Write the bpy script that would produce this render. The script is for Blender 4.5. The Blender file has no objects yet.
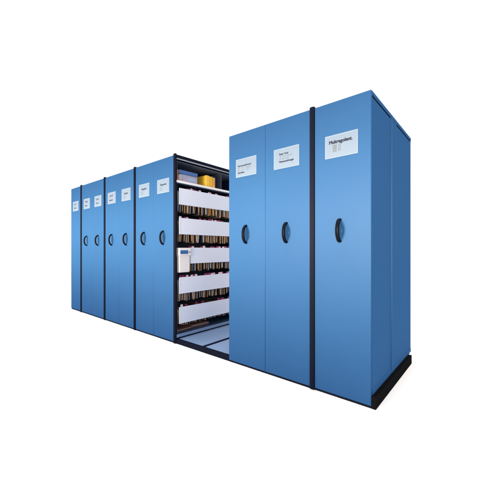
import bpy, bmesh, math, random
from mathutils import Vector
random.seed(7)
S = bpy.context.scene
COL = S.collection
R = math.radians

# ------------------------------------------------------------------ materials
def mat(name, base, rough=0.5, metal=0.0, spec=0.5, var=0.0, scale=6.0, bump=0.0, bscale=200.0,
        rvar=0.0, stretch=(1, 1, 1), coat=0.0, gloss=0.0):
    m = bpy.data.materials.new(name); m.use_nodes = True
    nt = m.node_tree; b = nt.nodes['Principled BSDF']
    b.inputs['Base Color'].default_value = (*base, 1)
    b.inputs['Roughness'].default_value = rough
    b.inputs['Metallic'].default_value = metal
    b.inputs['Specular IOR Level'].default_value = spec
    b.inputs['Coat Weight'].default_value = coat
    tc = nt.nodes.new('ShaderNodeTexCoord')
    mp = nt.nodes.new('ShaderNodeMapping'); mp.inputs['Scale'].default_value = stretch
    nt.links.new(tc.outputs['Object'], mp.inputs['Vector'])
    def noise(sc, det=3):
        n = nt.nodes.new('ShaderNodeTexNoise'); n.inputs['Scale'].default_value = sc
        n.inputs['Detail'].default_value = det
        nt.links.new(mp.outputs['Vector'], n.inputs['Vector']); return n
    if var > 0:
        n = noise(scale)
        mx = nt.nodes.new('ShaderNodeMix'); mx.data_type = 'RGBA'
        mx.inputs[6].default_value = (*[c * (1 - var) for c in base], 1)
        mx.inputs[7].default_value = (*[min(1, c * (1 + var)) for c in base], 1)
        nt.links.new(n.outputs['Fac'], mx.inputs[0])
        nt.links.new(mx.outputs[2], b.inputs['Base Color'])
    if rvar > 0:
        n = noise(scale * 2.3)
        mr = nt.nodes.new('ShaderNodeMapRange')
        mr.inputs['To Min'].default_value = rough - rvar; mr.inputs['To Max'].default_value = rough + rvar
        nt.links.new(n.outputs['Fac'], mr.inputs['Value'])
        nt.links.new(mr.outputs['Result'], b.inputs['Roughness'])
    if bump > 0:
        n = noise(bscale, 2)
        bp = nt.nodes.new('ShaderNodeBump'); bp.inputs['Strength'].default_value = bump
        bp.inputs['Distance'].default_value = 0.001
        nt.links.new(n.outputs['Fac'], bp.inputs['Height'])
        nt.links.new(bp.outputs['Normal'], b.inputs['Normal'])
    if gloss > 0:                       # satin top coat with an even, weak reflection
        g = nt.nodes.new('ShaderNodeBsdfGlossy'); g.inputs['Roughness'].default_value = 0.48
        ms = nt.nodes.new('ShaderNodeMixShader'); ms.inputs[0].default_value = gloss
        out = nt.nodes['Material Output']
        nt.links.new(b.outputs[0], ms.inputs[1]); nt.links.new(g.outputs[0], ms.inputs[2])
        nt.links.new(ms.outputs[0], out.inputs['Surface'])
        if bump > 0: nt.links.new(bp.outputs['Normal'], g.inputs['Normal'])
    return m

M = dict(
    blue=mat('blue_enamel', (0.024, 0.096, 0.245), 0.45, spec=0.0, gloss=0.011, var=0.05, scale=1.3, rvar=0.03, bump=0.12, bscale=340),
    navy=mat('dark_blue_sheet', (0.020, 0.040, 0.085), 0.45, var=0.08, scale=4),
    black=mat('black_rubber', (0.006, 0.008, 0.019), 0.5, spec=0.0, gloss=0.006, var=0.15, scale=20, bump=0.2),
    plinth=mat('black_plinth', (0.006, 0.006, 0.007), 0.6, spec=0.0, gloss=0.004, var=0.2, scale=12, bump=0.25, bscale=120),
    handle=mat('black_handle', (0.003, 0.004, 0.008), 0.42, spec=0.05),
    card=mat('pale_card', (0.152, 0.223, 0.325), 0.5, var=0.03, scale=12, spec=0.3),
    sleeve=mat('card_border', (0.19, 0.275, 0.385), 0.35, spec=0.3, var=0.02),
    ink=mat('ink', (0.02, 0.025, 0.05), 0.7, spec=0.1),
    inkgrey=mat('grey_ink', (0.13, 0.155, 0.19), 0.7, spec=0.1),
    white=mat('white_enamel', (0.70, 0.745, 0.87), 0.4, var=0.03, scale=5, bump=0.1),
    shelf=mat('pale_shelf', (0.82, 0.82, 0.84), 0.4, var=0.03, scale=5),
    greyblue=mat('grey_blue_deck', (0.185, 0.275, 0.45), 0.30, var=0.08, scale=3, rvar=0.04, bump=0.03, bscale=60),
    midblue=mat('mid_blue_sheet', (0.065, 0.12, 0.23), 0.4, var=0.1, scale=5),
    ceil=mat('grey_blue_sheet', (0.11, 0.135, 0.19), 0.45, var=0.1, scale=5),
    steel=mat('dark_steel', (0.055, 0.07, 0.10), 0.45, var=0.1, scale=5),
    cover=mat('navy_cover', (0.022, 0.030, 0.055), 0.6, var=0.25, scale=12),
    coverb=mat('brown_cover', (0.07, 0.040, 0.028), 0.65, var=0.25, scale=12),
    coverk=mat('kraft_cover', (0.27, 0.165, 0.09), 0.7, var=0.25, scale=12),
    coverg=mat('grey_cover', (0.10, 0.115, 0.15), 0.7, var=0.25, scale=12),
    grey=mat('grey_metal', (0.33, 0.37, 0.42), 0.4, var=0.06),
    floor=mat('white_floor', (0.93, 0.93, 0.93), 0.9, spec=0.0, var=0.005, scale=0.6),
    yellow=mat('yellow_board', (0.80, 0.43, 0.02), 0.55, var=0.10, scale=14, bump=0.15),
    ochre=mat('ochre_board', (0.75, 0.33, 0.02), 0.55, var=0.10, scale=14, bump=0.15),
    gold=mat('gold_board', (0.85, 0.53, 0.05), 0.55, var=0.10, scale=14, bump=0.15),
    lilac=mat('lilac_grey_board', (0.36, 0.33, 0.43), 0.6, var=0.10, scale=18),
    bookblue=mat('blue_board', (0.045, 0.12, 0.34), 0.45, var=0.12, scale=18),
    paleblue=mat('pale_blue_board', (0.30, 0.40, 0.60), 0.5, var=0.08, scale=18),
    brown=mat('brown_board', (0.23, 0.10, 0.07), 0.6, var=0.15, scale=18),
    orange=mat('orange_board', (0.55, 0.26, 0.09), 0.6, var=0.12, scale=18),
    boxwhite=mat('white_cardboard', (0.78, 0.75, 0.76), 0.6, var=0.05, scale=10),
    boxlabel=mat('blue_label', (0.03, 0.12, 0.34), 0.5, var=0.1, scale=30),
    pink=mat('salmon_paper', (0.62, 0.34, 0.27), 0.7, var=0.12, scale=15),
    magenta=mat('magenta_tab', (0.26, 0.012, 0.10), 0.5),
    pinktab=mat('pink_tab', (0.85, 0.55, 0.72), 0.4),
    whitetab=mat('white_tab', (0.8, 0.8, 0.8), 0.4),
)
PAPER = [mat('kraft_paper', (0.46, 0.29, 0.15), 0.8, var=0.2, scale=30),
         mat('buff_paper', (0.60, 0.46, 0.32), 0.8, var=0.2, scale=30),
         mat('grey_paper', (0.48, 0.49, 0.53), 0.8, var=0.2, scale=30),
         mat('blue_grey_paper', (0.30, 0.36, 0.48), 0.8, var=0.2, scale=30),
         mat('amber_paper', (0.52, 0.29, 0.06), 0.8, var=0.2, scale=30)]

# ------------------------------------------------------------------ helpers
def link(name, bm, m, parent=None, smooth=False):
    me = bpy.data.meshes.new(name)
    bmesh.ops.recalc_face_normals(bm, faces=bm.faces)
    if smooth:
        for f in bm.faces: f.smooth = True
    bm.to_mesh(me); bm.free()
    for mm in (m if isinstance(m, (list, tuple)) else [m]): me.materials.append(mm)
    o = bpy.data.objects.new(name, me); COL.objects.link(o)
    if parent: o.parent = parent
    return o

def box(bm, x0, x1, y0, y1, z0, z1, bev=0.0, seg=2, mi=0):
    t = bmesh.new()
    bmesh.ops.create_cube(t, size=1)
    for v in t.verts:
        v.co = Vector(((x0 + x1) / 2 + v.co.x * abs(x1 - x0), (y0 + y1) / 2 + v.co.y * abs(y1 - y0),
                       (z0 + z1) / 2 + v.co.z * abs(z1 - z0)))
    if bev > 0:
        bmesh.ops.bevel(t, geom=list(t.edges), offset=bev, segments=seg, profile=0.5, affect='EDGES')
    vm = {v: bm.verts.new(v.co) for v in t.verts}
    for f in t.faces:
        nf = bm.faces.new([vm[v] for v in f.verts]); nf.material_index = mi
    t.free()

def boxes(name, m, parent, *bs, bev=0.0):
    bm = bmesh.new()
    for b in bs: box(bm, *b, bev=bev)
    return link(name, bm, m, parent)

def prism_yz(bm, prof, x0, x1):            # profile of (y,z) extruded in x
    a = [bm.verts.new((x0, y, z)) for y, z in prof]; b = [bm.verts.new((x1, y, z)) for y, z in prof]
    n = len(prof)
    bm.faces.new(a); bm.faces.new(b[::-1])
    for i in range(n): bm.faces.new((a[i], b[i], b[(i + 1) % n], a[(i + 1) % n]))

def prism_xz(bm, prof, y0, y1):
    a = [bm.verts.new((x, y0, z)) for x, z in prof]; b = [bm.verts.new((x, y1, z)) for x, z in prof]
    n = len(prof)
    bm.faces.new(a); bm.faces.new(b[::-1])
    for i in range(n): bm.faces.new((a[i], b[i], b[(i + 1) % n], a[(i + 1) % n]))

def thing(name, label, cat, loc, group=None):
    o = bpy.data.objects.new(name, None); COL.objects.link(o)
    o.location = loc; o['label'] = label; o['category'] = cat
    o.empty_display_size = 0.2
    if group: o['group'] = group
    return o

def tag(o, label, cat, group=None):
    o['label'] = label; o['category'] = cat
    if group: o['group'] = group
    return o

# front panel: sheet with rolled edges and an oval finger dish pressed in its face
DZ, DA, DB, DD = 1.236, 0.048, 0.090, 0.046
def front_panel(x0, x1, z0, z1, parent, dish=True, hx=0.0, t=0.024, b=0.006):
    bm = bmesh.new()
    def q(*p): bm.faces.new([bm.verts.new(c) for c in p])
    rings = []
    for k in range(5):
        a = k / 4 * math.pi / 2
        i = b * (1 - math.sin(a)); y = b * (1 - math.cos(a))
        rings.append((b - b * math.sin(a), y)) if False else rings.append((i, y))
    rings.append((0.0, t))
    def corners(i, y): return [(x0 + i, y, z0 + i), (x1 - i, y, z0 + i), (x1 - i, y, z1 - i), (x0 + i, y, z1 - i)]
    rv = [[bm.verts.new(c) for c in corners(*r)] for r in rings]
    for a, c in zip(rv[:-1], rv[1:]):
        for k in range(4):
            f = bm.faces.new((a[k], a[(k + 1) % 4], c[(k + 1) % 4], c[k])); f.smooth = True
    fx0, fx1, fz0, fz1 = x0 + b, x1 - b, z0 + b, z1 - b
    if not dish:
        q((fx0, 0, fz0), (fx1, 0, fz0), (fx1, 0, fz1), (fx0, 0, fz1))
        return link('front_panel', bm, M['blue'], parent)
    cx = (x0 + x1) / 2 + hx
    A, B = DA * 1.25, DB * 1.2
    xs = [fx0, cx - A, cx + A, fx1]; zs = [fz0, DZ - B, DZ + B, fz1]
    for i in range(3):
        for j in range(3):
            if i == 1 and j == 1: continue
            q((xs[i], 0, zs[j]), (xs[i + 1], 0, zs[j]), (xs[i + 1], 0, zs[j + 1]), (xs[i], 0, zs[j + 1]))
    N = 64
    outer = []
    for k in range(N):
        a = 2 * math.pi * k / N
        c, s = math.cos(a), math.sin(a)
        m_ = max(abs(c), abs(s))
        outer.append(bm.verts.new((cx + A * c / m_, 0, DZ + B * s / m_)))
    # corners fall on 45 degrees (N divisible by 8)
    prof = [(q_, DD * (0.5 + 0.5 * math.cos(math.pi * q_)) ** 1.15) for q_ in (1.0, 0.96, 0.92, 0.87, 0.8, 0.72, 0.64, 0.56, 0.48, 0.4, 0.3, 0.2, 0.1)]
    prev = outer
    for n, (r, d) in enumerate(prof):
        ring = [bm.verts.new((cx + DA * r * math.cos(2 * math.pi * k / N), d, DZ + DB * r * math.sin(2 * math.pi * k / N))) for k in range(N)]
        for k in range(N):
            f = bm.faces.new((prev[k], prev[(k + 1) % N], ring[(k + 1) % N], ring[k]))
            f.smooth = n > 0
        prev = ring
    f = bm.faces.new(prev); f.smooth = True
    me = bpy.data.meshes.new('front_panel')
    bm.to_mesh(me); bm.free(); me.materials.append(M['blue'])
    o = bpy.data.objects.new('front_panel', me); COL.objects.link(o); o.parent = parent
    return o

def bow_handle(cx, parent):
    bm = bmesh.new()
    H, P = 0.081, 0.056           # half height, projection
    n, ns = 28, 12
    rings = []
    for i in range(n + 1):
        a = -math.pi / 2 + math.pi * i / n
        z = DZ + H * math.sin(a); y = 0.013 - P * (math.cos(a) ** 0.8 if math.cos(a) > 1e-6 else 0)
        ty, tz = P * math.sin(a), H * math.cos(a)
        L = math.hypot(ty, tz); ty /= L; tz /= L
        ny, nz = -tz, ty
        w, th = 0.0145, 0.0095
        ring = []
        for k in range(ns):
            b = 2 * math.pi * k / ns
            cs, sn = math.cos(b), math.sin(b)
            ex = math.copysign(abs(cs) ** 0.7, cs) * w; en = math.copysign(abs(sn) ** 0.7, sn) * th
            ring.append(bm.verts.new((cx + ex, y + ny * en, z + nz * en)))
        rings.append(ring)
    for a, c in zip(rings[:-1], rings[1:]):
        for k in range(ns): bm.faces.new((a[k], a[(k + 1) % ns], c[(k + 1) % ns], c[k]))
    bm.faces.new(rings[0][::-1]); bm.faces.new(rings[-1])
    return link('handle', bm, M['handle'], parent, smooth=True)

def text_mesh(bm, body, size, x, z, y, bold=0.0, sx=1.0, mi=0, width=None):
    cu = bpy.data.curves.new('txt', 'FONT'); cu.body = body; cu.size = size
    cu.resolution_u = 3
    o = bpy.data.objects.new('txt', cu); COL.objects.link(o)
    dg = bpy.context.evaluated_depsgraph_get()
    me = bpy.data.meshes.new_from_object(o.evaluated_get(dg))
    if width and len(me.vertices):
        w = max(v.co.x for v in me.vertices); sx = width / w
    shifts = [(0, 0, 0)] if not bold else [(0, 0, 0), (bold, 0, -0.00006), (bold * 0.5, bold * 0.5, -0.00012), (bold * 0.5, -bold * 0.5, -0.00018)]
    for ex, ez, ey in shifts:
        vs = [bm.verts.new((x + v.co.x * sx + ex, y + ey, z + v.co.y + ez)) for v in me.vertices]
        for p in me.polygons:
            try:
                f = bm.faces.new([vs[i] for i in p.vertices]); f.material_index = mi
            except ValueError: pass
    bpy.data.objects.remove(o); bpy.data.curves.remove(cu); bpy.data.meshes.remove(me)

LW, LH, LZ = 0.250, 0.171, 1.8635
def label_card(cx, lines, parent):
    x0 = cx - LW / 2
    bm = bmesh.new()
    box(bm, x0, x0 + LW, -0.0035, 0.0004, LZ - LH / 2, LZ + LH / 2, bev=0.0012)
    card = link('label_card', bm, M['sleeve'], parent)
    bm = bmesh.new()
    box(bm, x0 + 0.009, x0 + LW - 0.009, -0.0048, -0.0030, LZ - LH / 2 + 0.009, LZ + LH / 2 - 0.009)
    link('card_insert', bm, M['card'], card)
    bm = bmesh.new()
    for (txt, size, dx, dz, bold, grey, width) in lines:
        text_mesh(bm, txt, size, x0 + dx, LZ + LH / 2 - dz, -0.0056, bold, mi=1 if grey else 0, width=width)
    link('lettering', bm, [M['ink'], M['inkgrey']], card)

# ------------------------------------------------------------------ setting
bm = bmesh.new()
vs = [bm.verts.new(c) for c in ((-40, -30, 0), (40, -30, 0), (40, 50, 0), (-40, 50, 0))]
bm.faces.new(vs)
fl = link('floor', bm, M['floor']); fl['kind'] = 'structure'

# ------------------------------------------------------------------ fixed platform with rails
DEPTH = 1.2
X_AISLE_R, X_AISLE_L = -1.354, -2.204
X_END = -5.368
pl = thing('rail_platform', 'low black-edged platform running along the floor beneath all the blue shelving units', 'platform', (-2.7, 0, 0))
def P(name, m, *bs, bev=0.0):
    return boxes(name, m, pl, *[(b[0] + 2.7, b[1] + 2.7, *b[2:]) for b in bs], bev=bev)
P('front_edging', M['black'], (X_END + 0.01, 0.0002, 0.004, 0.044, 0.0, 0.050), bev=0.002)
P('side_kickplate', M['plinth'], (0.0006, 0.0310, 0.002, 1.085, 0.0505, 0.081), (0.0008, 0.0308, 0.0025, 1.085, 0.0, 0.0500), bev=0.0015)
P('end_kickplate', M['plinth'], (X_END + 0.010, X_END + 0.03, 0.0445, 1.15, 0.0, 0.05))
xm = (X_AISLE_L + X_AISLE_R) / 2
P('deck_panel', M['greyblue'], (X_AISLE_L - 0.2, xm - 0.027, 0.046, 1.19, 0.02, 0.046), bev=0.002)
P('deck_panel', M['greyblue'], (xm + 0.027, X_AISLE_R + 0.2, 0.046, 1.19, 0.02, 0.046), bev=0.002)
P('deck_joint', M['black'], (xm - 0.0265, xm + 0.0265, 0.0465, 1.189, 0.018, 0.041))

# ------------------------------------------------------------------ shelving units
ROW_TOP = [1.817 - 0.351 * k for k in range(5)]
FH = 0.193
def open_bay(t, xe, xi, sgn, gap_box=False):
    """open shelf bay: xe = open edge (local x), xi = inner back, sgn=+1 when it opens towards +x"""
    e = lambda d: xe - sgn * d
    def bb(a, b, *r): return (min(a, b), max(a, b), *r)
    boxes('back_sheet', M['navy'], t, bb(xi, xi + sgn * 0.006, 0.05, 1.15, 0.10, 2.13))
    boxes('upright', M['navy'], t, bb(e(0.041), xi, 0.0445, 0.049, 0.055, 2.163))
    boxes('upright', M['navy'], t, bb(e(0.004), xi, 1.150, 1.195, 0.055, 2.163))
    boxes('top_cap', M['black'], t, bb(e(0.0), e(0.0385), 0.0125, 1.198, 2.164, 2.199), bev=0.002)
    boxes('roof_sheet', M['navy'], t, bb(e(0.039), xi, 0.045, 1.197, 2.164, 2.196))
    boxes('top_lip', M['grey'], t, bb(e(0.006), e(0.014), 0.0128, 1.149, 2.150, 2.1635))
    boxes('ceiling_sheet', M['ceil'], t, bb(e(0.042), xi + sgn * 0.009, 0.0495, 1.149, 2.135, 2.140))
    boxes('shelf', M['shelf'], t, bb(e(0.004), e(0.0385), 0.0128, 1.149, 1.878, 1.905),
          bb(e(0.039), xi + sgn * 0.009, 0.0495, 1.149, 1.880, 1.9045), bev=0.003)
    boxes('underside_shade_sheet', M['navy'], t, bb(e(0.012), e(0.0385), 0.016, 1.148, 1.868, 1.8775), bb(e(0.039), xi + sgn * 0.008, 0.0495, 1.148, 1.868, 1.8775))  # dark sheet added so the pale shelf looks shaded from below
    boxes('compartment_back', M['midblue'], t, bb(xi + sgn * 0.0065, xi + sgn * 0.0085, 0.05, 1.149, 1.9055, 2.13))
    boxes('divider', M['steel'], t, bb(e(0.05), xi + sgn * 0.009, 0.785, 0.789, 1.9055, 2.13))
    # pale folded lip in front of the darker base shelf
    boxes('base_lip', M['greyblue'], t, bb(e(0.002), e(0.018), 0.0128, 1.149, 0.064, 0.097), bev=0.002)
    boxes('base_shelf', M['midblue'], t, bb(e(0.0185), xi + sgn * 0.007, 0.0495, 1.149, 0.074, 0.088), bev=0.002)
    boxes('base_gap_shade', M['plinth'], t, bb(e(0.012), xi, 0.0495, 1.148, 0.050, 0.0635))  # solid black strip, shade of the gap below the lip as colour
    for k, zt in enumerate(ROW_TOP):
        y0 = 0.215 if (gap_box and k == 2) else 0.050
        bm = bmesh.new()
        a, b = e(0.002), e(0.009)
        box(bm, *bb(a, b, y0, 1.146, zt - FH, zt), bev=0.002)
        box(bm, *bb(b, e(0.020), y0 + 0.003, 1.143, zt - FH, zt - FH + 0.004))
        # fine raised border of the folded sheet
        box(bm, *bb(e(-0.0006), e(0.0025), y0 + 0.002, y0 + 0.010, zt - FH + 0.003, zt - 0.003))
        box(bm, *bb(e(-0.0006), e(0.0025), y0 + 0.0101, 1.14, zt - FH + 0.003, zt - FH + 0.008))
        link('fascia_strip', bm, M['white'], t)
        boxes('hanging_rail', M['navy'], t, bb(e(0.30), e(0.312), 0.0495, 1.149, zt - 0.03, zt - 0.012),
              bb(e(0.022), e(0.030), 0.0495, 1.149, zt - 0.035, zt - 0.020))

def unit(name_label, xr, st, h, n, lines, handles=True, open_side=0, gap_box=False, end_panel=False, hx=0.0):
    t = thing('mobile_shelving_unit', name_label, 'shelving unit', (xr, 0, 0), 'blue shelving units in one row')
    w = st + n * h
    if st > 0:
        bm = bmesh.new()
        box(bm, -st + 0.001, -0.001, -0.010, 0.012 if open_side else 0.030, 0.003, 2.210, bev=0.004, seg=3)
        box(bm, -st * 0.62, -st * 0.38, -0.0125, -0.008, 0.013, 2.2085, bev=0.001)
        link('bumper_strip', bm, M['black'], t)
    for k in range(n):
        x1 = -st - k * h; x0 = x1 - h
        front_panel(x0 + 0.0006, x1 - 0.0006, 0.016, 2.198, t, dish=handles, hx=hx)
        cx = (x0 + x1) / 2
        if handles: bow_handle(cx + hx, t)
        label_card(cx, lines[k], t)
    # body behind the fronts
    m_ = -w / 2
    if open_side == 0:
        x_hi = -0.010 if end_panel else -0.003
        boxes('cabinet_body', M['blue'], t, (-w + 0.003, x_hi, 0.045, DEPTH - 0.004, 0.055, 2.196), bev=0.002)
    elif open_side > 0:
        boxes('cabinet_body', M['blue'], t, (-w + 0.003, m_ - 0.001, 0.045, DEPTH, 0.055, 2.196), bev=0.002)
        open_bay(t, 0.0, m_, 1, gap_box)
    else:
        boxes('cabinet_body', M['blue'], t, (m_ + 0.001, -0.003, 0.045, DEPTH, 0.055, 2.196), bev=0.002)
        open_bay(t, -w, m_, -1, False)
    boxes('undercarriage', M['plinth'], t, (-w + 0.02, -0.02, 0.06, 1.14, 0.0495, 0.0545))
    if end_panel:
        boxes('side_panel', M['blue'], t, (-0.0095, -0.002, 0.031, 0.490, 0.118, 2.158), bev=0.0015)
        boxes('side_panel', M['blue'], t, (-0.0095, -0.002, 0.512, 1.196, 0.118, 2.158), bev=0.0015)
        bm = bmesh.new(); box(bm, -0.0095, 0.010, 0.4905, 0.5115, 0.118, 2.158, bev=0.004, seg=4)
        link('centre_rib', bm, M['blue'], t, smooth=False)
        boxes('top_rail', M['blue'], t, (-0.0095, 0.001, 0.028, 1.2, 2.1745, 2.199), bev=0.002)
        boxes('top_slot_shade', M['plinth'], t, (-0.0095, -0.006, 0.031, 0.490, 2.1585, 2.174), (-0.0095, -0.006, 0.675, 1.18, 2.1585, 2.174))  # black insets, the slots' shade under the rail put in as colour
        boxes('slot_bridge', M['blue'], t, (-0.0095, -0.002, 0.4905, 0.6745, 2.1585, 2.174))
        boxes('slot_bridge', M['blue'], t, (-0.0095, -0.002, 1.1805, 1.2, 2.1585, 2.174))
        bm = bmesh.new()
        prism_xz(bm, [(-0.0095, 0.0825), (0.0008, 0.0825), (0.0008, 0.0905), (-0.0010, 0.1175), (-0.0095, 0.1175)], 0.031, 1.196)
        link('bottom_flange', bm, M['blue'], t)
    return t

B = 0.0022
def two(a, b, wa=0.10, wb=0.10):     # far cards: two short bold lines
    return [(a, 0.034, 0.062, 0.062, B, False, wa), (b, 0.034, 0.055, 0.128, B, False, wb),
            ('Nr. 2 - 14', 0.016, 0.062, 0.085, 0, True, 0.09)]
def one(a, wa=0.13):
    return [(a, 0.034, 0.068, 0.078, B, False, wa), ('Abt. 3', 0.019, 0.052, 0.108, 0, True, 0.06),
            ('Reg. 12', 0.019, 0.052, 0.134, 0, True, 0.075)]
near_lines = [[('Multregolent.', 0.036, 0.031, 0.066, 0.0034, False, 0.178),
               ('1888', 0.022, 0.059, 0.092, 0.0012, True, 0.034), ('1890', 0.022, 0.059, 0.110, 0.0012, True, 0.034), ('1892', 0.022, 0.059, 0.128, 0.0012, True, 0.034),
               ('14', 0.022, 0.102, 0.092, 0.0012, True, 0.020), ('15', 0.022, 0.102, 0.110, 0.0012, True, 0.020), ('16', 0.022, 0.102, 0.126, 0.0012, True, 0.020)]]
dbl_lines = [
    [('Reon Tool', 0.022, 0.057, 0.056, 0.0018, False, 0.088), ('18  94', 0.019, 0.057, 0.078, 0, True, 0.05), ('Inschrift 2', 0.017, 0.115, 0.076, 0, True, 0.075),
     ('20  96', 0.019, 0.057, 0.098, 0, True, 0.05), ('Lager', 0.017, 0.115, 0.096, 0, True, 0.04), ('Messenundrungel', 0.022, 0.055, 0.120, 0.0018, False, 0.142)],
    [('Sersonenfrend', 0.023, 0.026, 0.074, 0.0018, False, 0.160), ('Kt  19', 0.018, 0.028, 0.096, 0, True, 0.07), ('Sektion A', 0.017, 0.125, 0.097, 0, True, 0.07),
     ('Lf  24', 0.018, 0.028, 0.116, 0, True, 0.07), ('Teil 2', 0.017, 0.125, 0.116, 0, True, 0.045), ('Sardenn', 0.023, 0.026, 0.138, 0.0018, False, 0.082)]]
u_near = unit('nearest single-width blue shelving unit at the right end with exposed side wall and Multregolent card', 0.0, 0.0, 0.429, 1, near_lines, end_panel=True, hx=-0.011)
u_dbl = unit('double-width blue shelving unit with two handles between the open aisle and the right end unit', -0.429, 0.040, 0.4425, 2, dbl_lines)
u_aisle = unit('double-width blue shelving unit whose open shelves with white strips face the aisle', -2.204, 0.040, 0.4275, 2,
               [one('Sapuma'), one('Rapfen', 0.12)], open_side=1, gap_box=True)
u_mid = unit('closed double-width blue shelving unit directly left of the one with open shelves', -3.099, 0.040, 0.4275, 2,
             [one('Tapent', 0.11), two('Land', 'Basel')])
u_far = unit('closed double-width blue shelving unit next to the narrow leftmost unit without handle', -3.994, 0.040, 0.4275, 2,
             [two('Last', 'Oran'), two('Mail', 'Saat')])
u_end = unit('narrow blue shelving unit without any handle at the far left end of the row', -4.889, 0.040, 0.438, 1, [two('Kl 1', 'Nord')], handles=False)

# ------------------------------------------------------------------ things on the open shelves (face plane at X_AISLE_L)
XF = X_AISLE_L
def carton(name, label, cat, x1, dx, y0, y1, z0, z1, m, group=None, bev=0.003, spine=None):
    o = thing(name, label, cat, ((x1 - dx / 2), (y0 + y1) / 2, z0), group)
    hx, hy, hz = dx / 2, (y1 - y0) / 2, z1 - z0
    boxes('box_body', m, o, (-hx, hx, -hy, hy, 0.0005, hz), bev=bev)
    if spine:
        for (a0, a1, c0, c1, mm) in spine:
            boxes('spine_label', mm, o, (hx - 0.001, hx + 0.0012, -hy + a0 * 2 * hy, -hy + a1 * 2 * hy, c0 * hz, c1 * hz))
    return o
ZS = 1.905
carton('document_box', 'lilac-grey document box lying on the top shelf under the blue binder', 'box', XF - 0.03, 0.26, 0.118, 0.345, ZS, ZS + 0.090, M['lilac'],
       spine=[(0.35, 0.85, 0.25, 0.7, M['paleblue'])])
carton('document_box', 'small pale blue box beside the lilac-grey document box on the top shelf', 'box', XF - 0.025, 0.22, 0.068, 0.112, ZS, ZS + 0.085, M['paleblue'],
       spine=[(0.15, 0.85, 0.12, 0.30, M['orange'])])
b1 = thing('ring_binder', 'blue binder lying flat on top of the lilac-grey document box', 'binder', (XF - 0.155, 0.208, ZS + 0.0905))
boxes('cover', M['bookblue'], b1, (-0.13, 0.13, -0.142, 0.136, 0.0005, 0.006), (-0.13, 0.13, -0.142, 0.136, 0.040, 0.046), (0.1245, 0.131, -0.142, 0.136, 0.0062, 0.0398), bev=0.0015)
boxes('paper_block', M['boxwhite'], b1, (-0.12, 0.122, -0.135, 0.130, 0.0065, 0.0395))
carton('book', 'brown book standing at the front end of the top shelf', 'book', XF - 0.006, 0.032, 0.024, 0.038, ZS, ZS + 0.125, M['brown'])
carton('book', 'thin orange book between the brown book and the pale blue box', 'book', XF - 0.02, 0.17, 0.0510, 0.0645, ZS, ZS + 0.070, M['orange'])
for k, (m_, lab) in enumerate(((M['gold'], 'first upright yellow file box beside the lilac-grey box on the top shelf'),
                               (M['yellow'], 'middle of the three upright yellow file boxes on the top shelf'),
                               (M['ochre'], 'last upright yellow file box with empty shelf behind it'))):
    y0 = 0.477 + k * 0.0545
    carton('file_box', lab, 'file box', XF - 0.012 - 0.004 * k, 0.24, y0, y0 + 0.0520, ZS, ZS + 0.143 - 0.004 * k, m_, 'yellow file boxes on the top shelf',
           bev=0.003, spine=[(0.2, 0.8, 0.08, 0.16, M['ochre'] if k != 2 else M['gold'])])
for k, lab in enumerate(('dark blue binder standing in the shaded corner of the top shelf', 'second dark blue binder deeper along the shaded top shelf')):
    y0 = 0.70 + k * 0.10
    carton('ring_binder', lab, 'binder', XF - 0.14, 0.24, y0, y0 + 0.07, ZS, ZS + 0.19 - 0.02 * k, M['bookblue'])

# white storage box hanging in the third row
zt = ROW_TOP[2]
sb = thing('storage_box', 'white storage box with blue label in front of the third row of files', 'box', (XF - 0.10, 0.126, 0.822))
bm = bmesh.new()
prof = [(-0.078, 0.0), (0.070, 0.0), (0.078, 0.262), (-0.083, 0.262)]
prism_yz(bm, prof, -0.10, 0.105)
bmesh.ops.bevel(bm, geom=list(bm.edges), offset=0.004, segments=2, affect='EDGES')
link('box_body', bm, M['boxwhite'], sb)
boxes('box_lid', M['boxwhite'], sb, (-0.106, 0.116, -0.088, 0.084, 0.2000, 0.290), bev=0.004)
lb = boxes('blue_label', M['boxlabel'], sb, (0.115, 0.1175, -0.074, 0.038, 0.218, 0.262))
bm = bmesh.new()
import mathutils
bmesh.ops.create_cone(bm, cap_ends=True, segments=24, radius1=0.014, radius2=0.014, depth=0.004,
                      matrix=mathutils.Matrix.Translation((0.117, 0.060, 0.240)) @ mathutils.Matrix.Rotation(R(90), 4, 'Y'))
link('finger_ring', bm, M['grey'], sb)

# papers on the base shelf
for k, (y0, y1, d, h, lab) in enumerate(((0.07, 0.36, 0.15, 0.014, 'thin salmon folder lying on the base shelf near the aisle front'),
                                         (0.38, 0.66, 0.165, 0.024, 'thicker salmon folder lying further back on the base shelf'))):
    o = tag(boxes('paper_folder', M['pink'], None, (-0.10, 0.10, -(y1 - y0) / 2, (y1 - y0) / 2, 0.0, h), bev=0.002), lab, 'folder')
    o.location = (XF - d - 0.10, (y0 + y1) / 2, 0.0885); o.rotation_euler = (0, 0, 0.04 - 0.09 * k)

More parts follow.
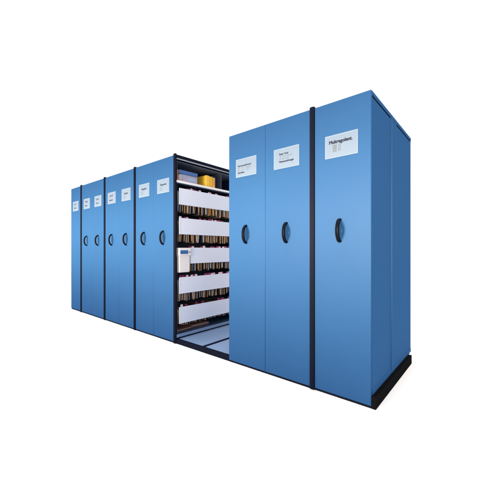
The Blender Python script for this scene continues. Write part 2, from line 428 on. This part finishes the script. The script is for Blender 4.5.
# hanging files, each of its own
rowname = ['topmost', 'second', 'third', 'fourth', 'lowest']
file_mesh = {}
def file_obj(k, y, zt, drop, wid, tilt, paper, tabm):
    # dark folded pocket (wide mouth at the rail) with a pale paper block showing at its edge
    pr = lambda q: [(-0.002 * q, -drop), (0.002 * q, -drop), (wid * 0.22 * q, -drop * 0.6), (wid / 2 * q, -0.03), (-wid / 2 * q, -0.03), (-wid * 0.22 * q, -drop * 0.6)]
    bm = bmesh.new(); prism_yz(bm, pr(1.0), -0.27, 0.0)
    o = link('hanging_file', bm, random.choices([M['cover'], M['coverb'], M['coverk'], M['coverg']], [2, 2.5, 3.5, 2])[0])
    bm = bmesh.new(); prism_yz(bm, [(y_, max(z_, -drop + 0.004)) for y_, z_ in pr(random.uniform(0.6, 0.85))], 0.0004, random.uniform(0.004, 0.010))
    link('paper_block', bm, paper, o)
    o.location = (XF - 0.034 - random.uniform(0, 0.012), y, zt)
    o.rotation_euler = (tilt, 0, random.uniform(-0.05, 0.05))
    tag(o, 'paper hanging file in the row behind the %s white strip of the open aisle' % rowname[k], 'hanging file', 'hanging files behind the %s white strip' % rowname[k])
    if tabm:
        bm = bmesh.new(); box(bm, 0.006, 0.010, -0.016, 0.018, -0.030, 0.020 + random.uniform(-0.004, 0.004), bev=0.001)
        link('index_tab', bm, tabm, o)
    return o
for k in range(5):
    zt = ROW_TOP[k]
    y = 0.060 if k != 2 else 0.232
    while y < 1.13:
        sp = random.uniform(0.024, 0.043)
        pw = [[4, 5, 4, 3, 1], [5, 5, 3, 2, 3], [3, 3, 3, 5, 2], [3, 4, 4, 3, 1], [3, 4, 3, 3, 1]][k]
        file_obj(k, y, zt, random.uniform(0.272, 0.296) if k < 4 else random.uniform(0.20, 0.24), min(sp * 0.8, 0.034), random.gauss(0, 0.05),
                 random.choices(PAPER, pw)[0],
                 random.choices([None, M['magenta'], M['pinktab'], M['whitetab']], [5, 4, 1.5, 0.7])[0])
        y += sp

# ------------------------------------------------------------------ light
W = bpy.data.worlds.new('World'); S.world = W; W.use_nodes = True
bg = W.node_tree.nodes['Background']
bg.inputs['Color'].default_value = (1, 1, 1, 1); bg.inputs['Strength'].default_value = 1.12

def area(name, loc, target, sx, sy, power, spread=180, col=(1, 1, 1)):
    l = bpy.data.lights.new(name, 'AREA'); l.shape = 'RECTANGLE'; l.size = sx; l.size_y = sy
    l.energy = power; l.spread = R(spread); l.color = col
    o = bpy.data.objects.new(name, l); COL.objects.link(o)
    o.location = loc
    o.rotation_euler = (Vector(target) - Vector(loc)).to_track_quat('-Z', 'Y').to_euler()
    return o
area('strip_softbox', (-3.6, -2.7, 1.37), (-3.6, 0, 1.37), 10.6, 0.25, 128, spread=60, col=(1.36, 1.0, 0.68))
area('added_floor_fill', (0.55, 0.6, 5.5), (0.55, 0.6, 0), 0.5, 5.0, 15, spread=60)  # added fill that bleaches the floor beside the end wall
area('added_floor_fill', (-4.1, -0.7, 6.2), (-4.1, -0.7, 0), 8.0, 0.5, 66, spread=60)  # added fill that keeps the floor along the fronts pure white

# ------------------------------------------------------------------ camera
cam = bpy.data.cameras.new('camera'); co = bpy.data.objects.new('camera', cam); COL.objects.link(co)
cam.sensor_width = 36; cam.lens = 299.2 / 500 * 36
co.location = (0.680, -2.113, 1.100)
co.rotation_euler = (R(90), 0, R(39.87))
cam.shift_y = -1.1 / 500
cam.clip_start = 0.05; cam.clip_end = 500
S.camera = co
S.view_settings.view_transform = 'Standard'; S.view_settings.look = 'None'
S.view_settings.exposure = 0; S.view_settings.gamma = 1
S.cycles.max_bounces = 8
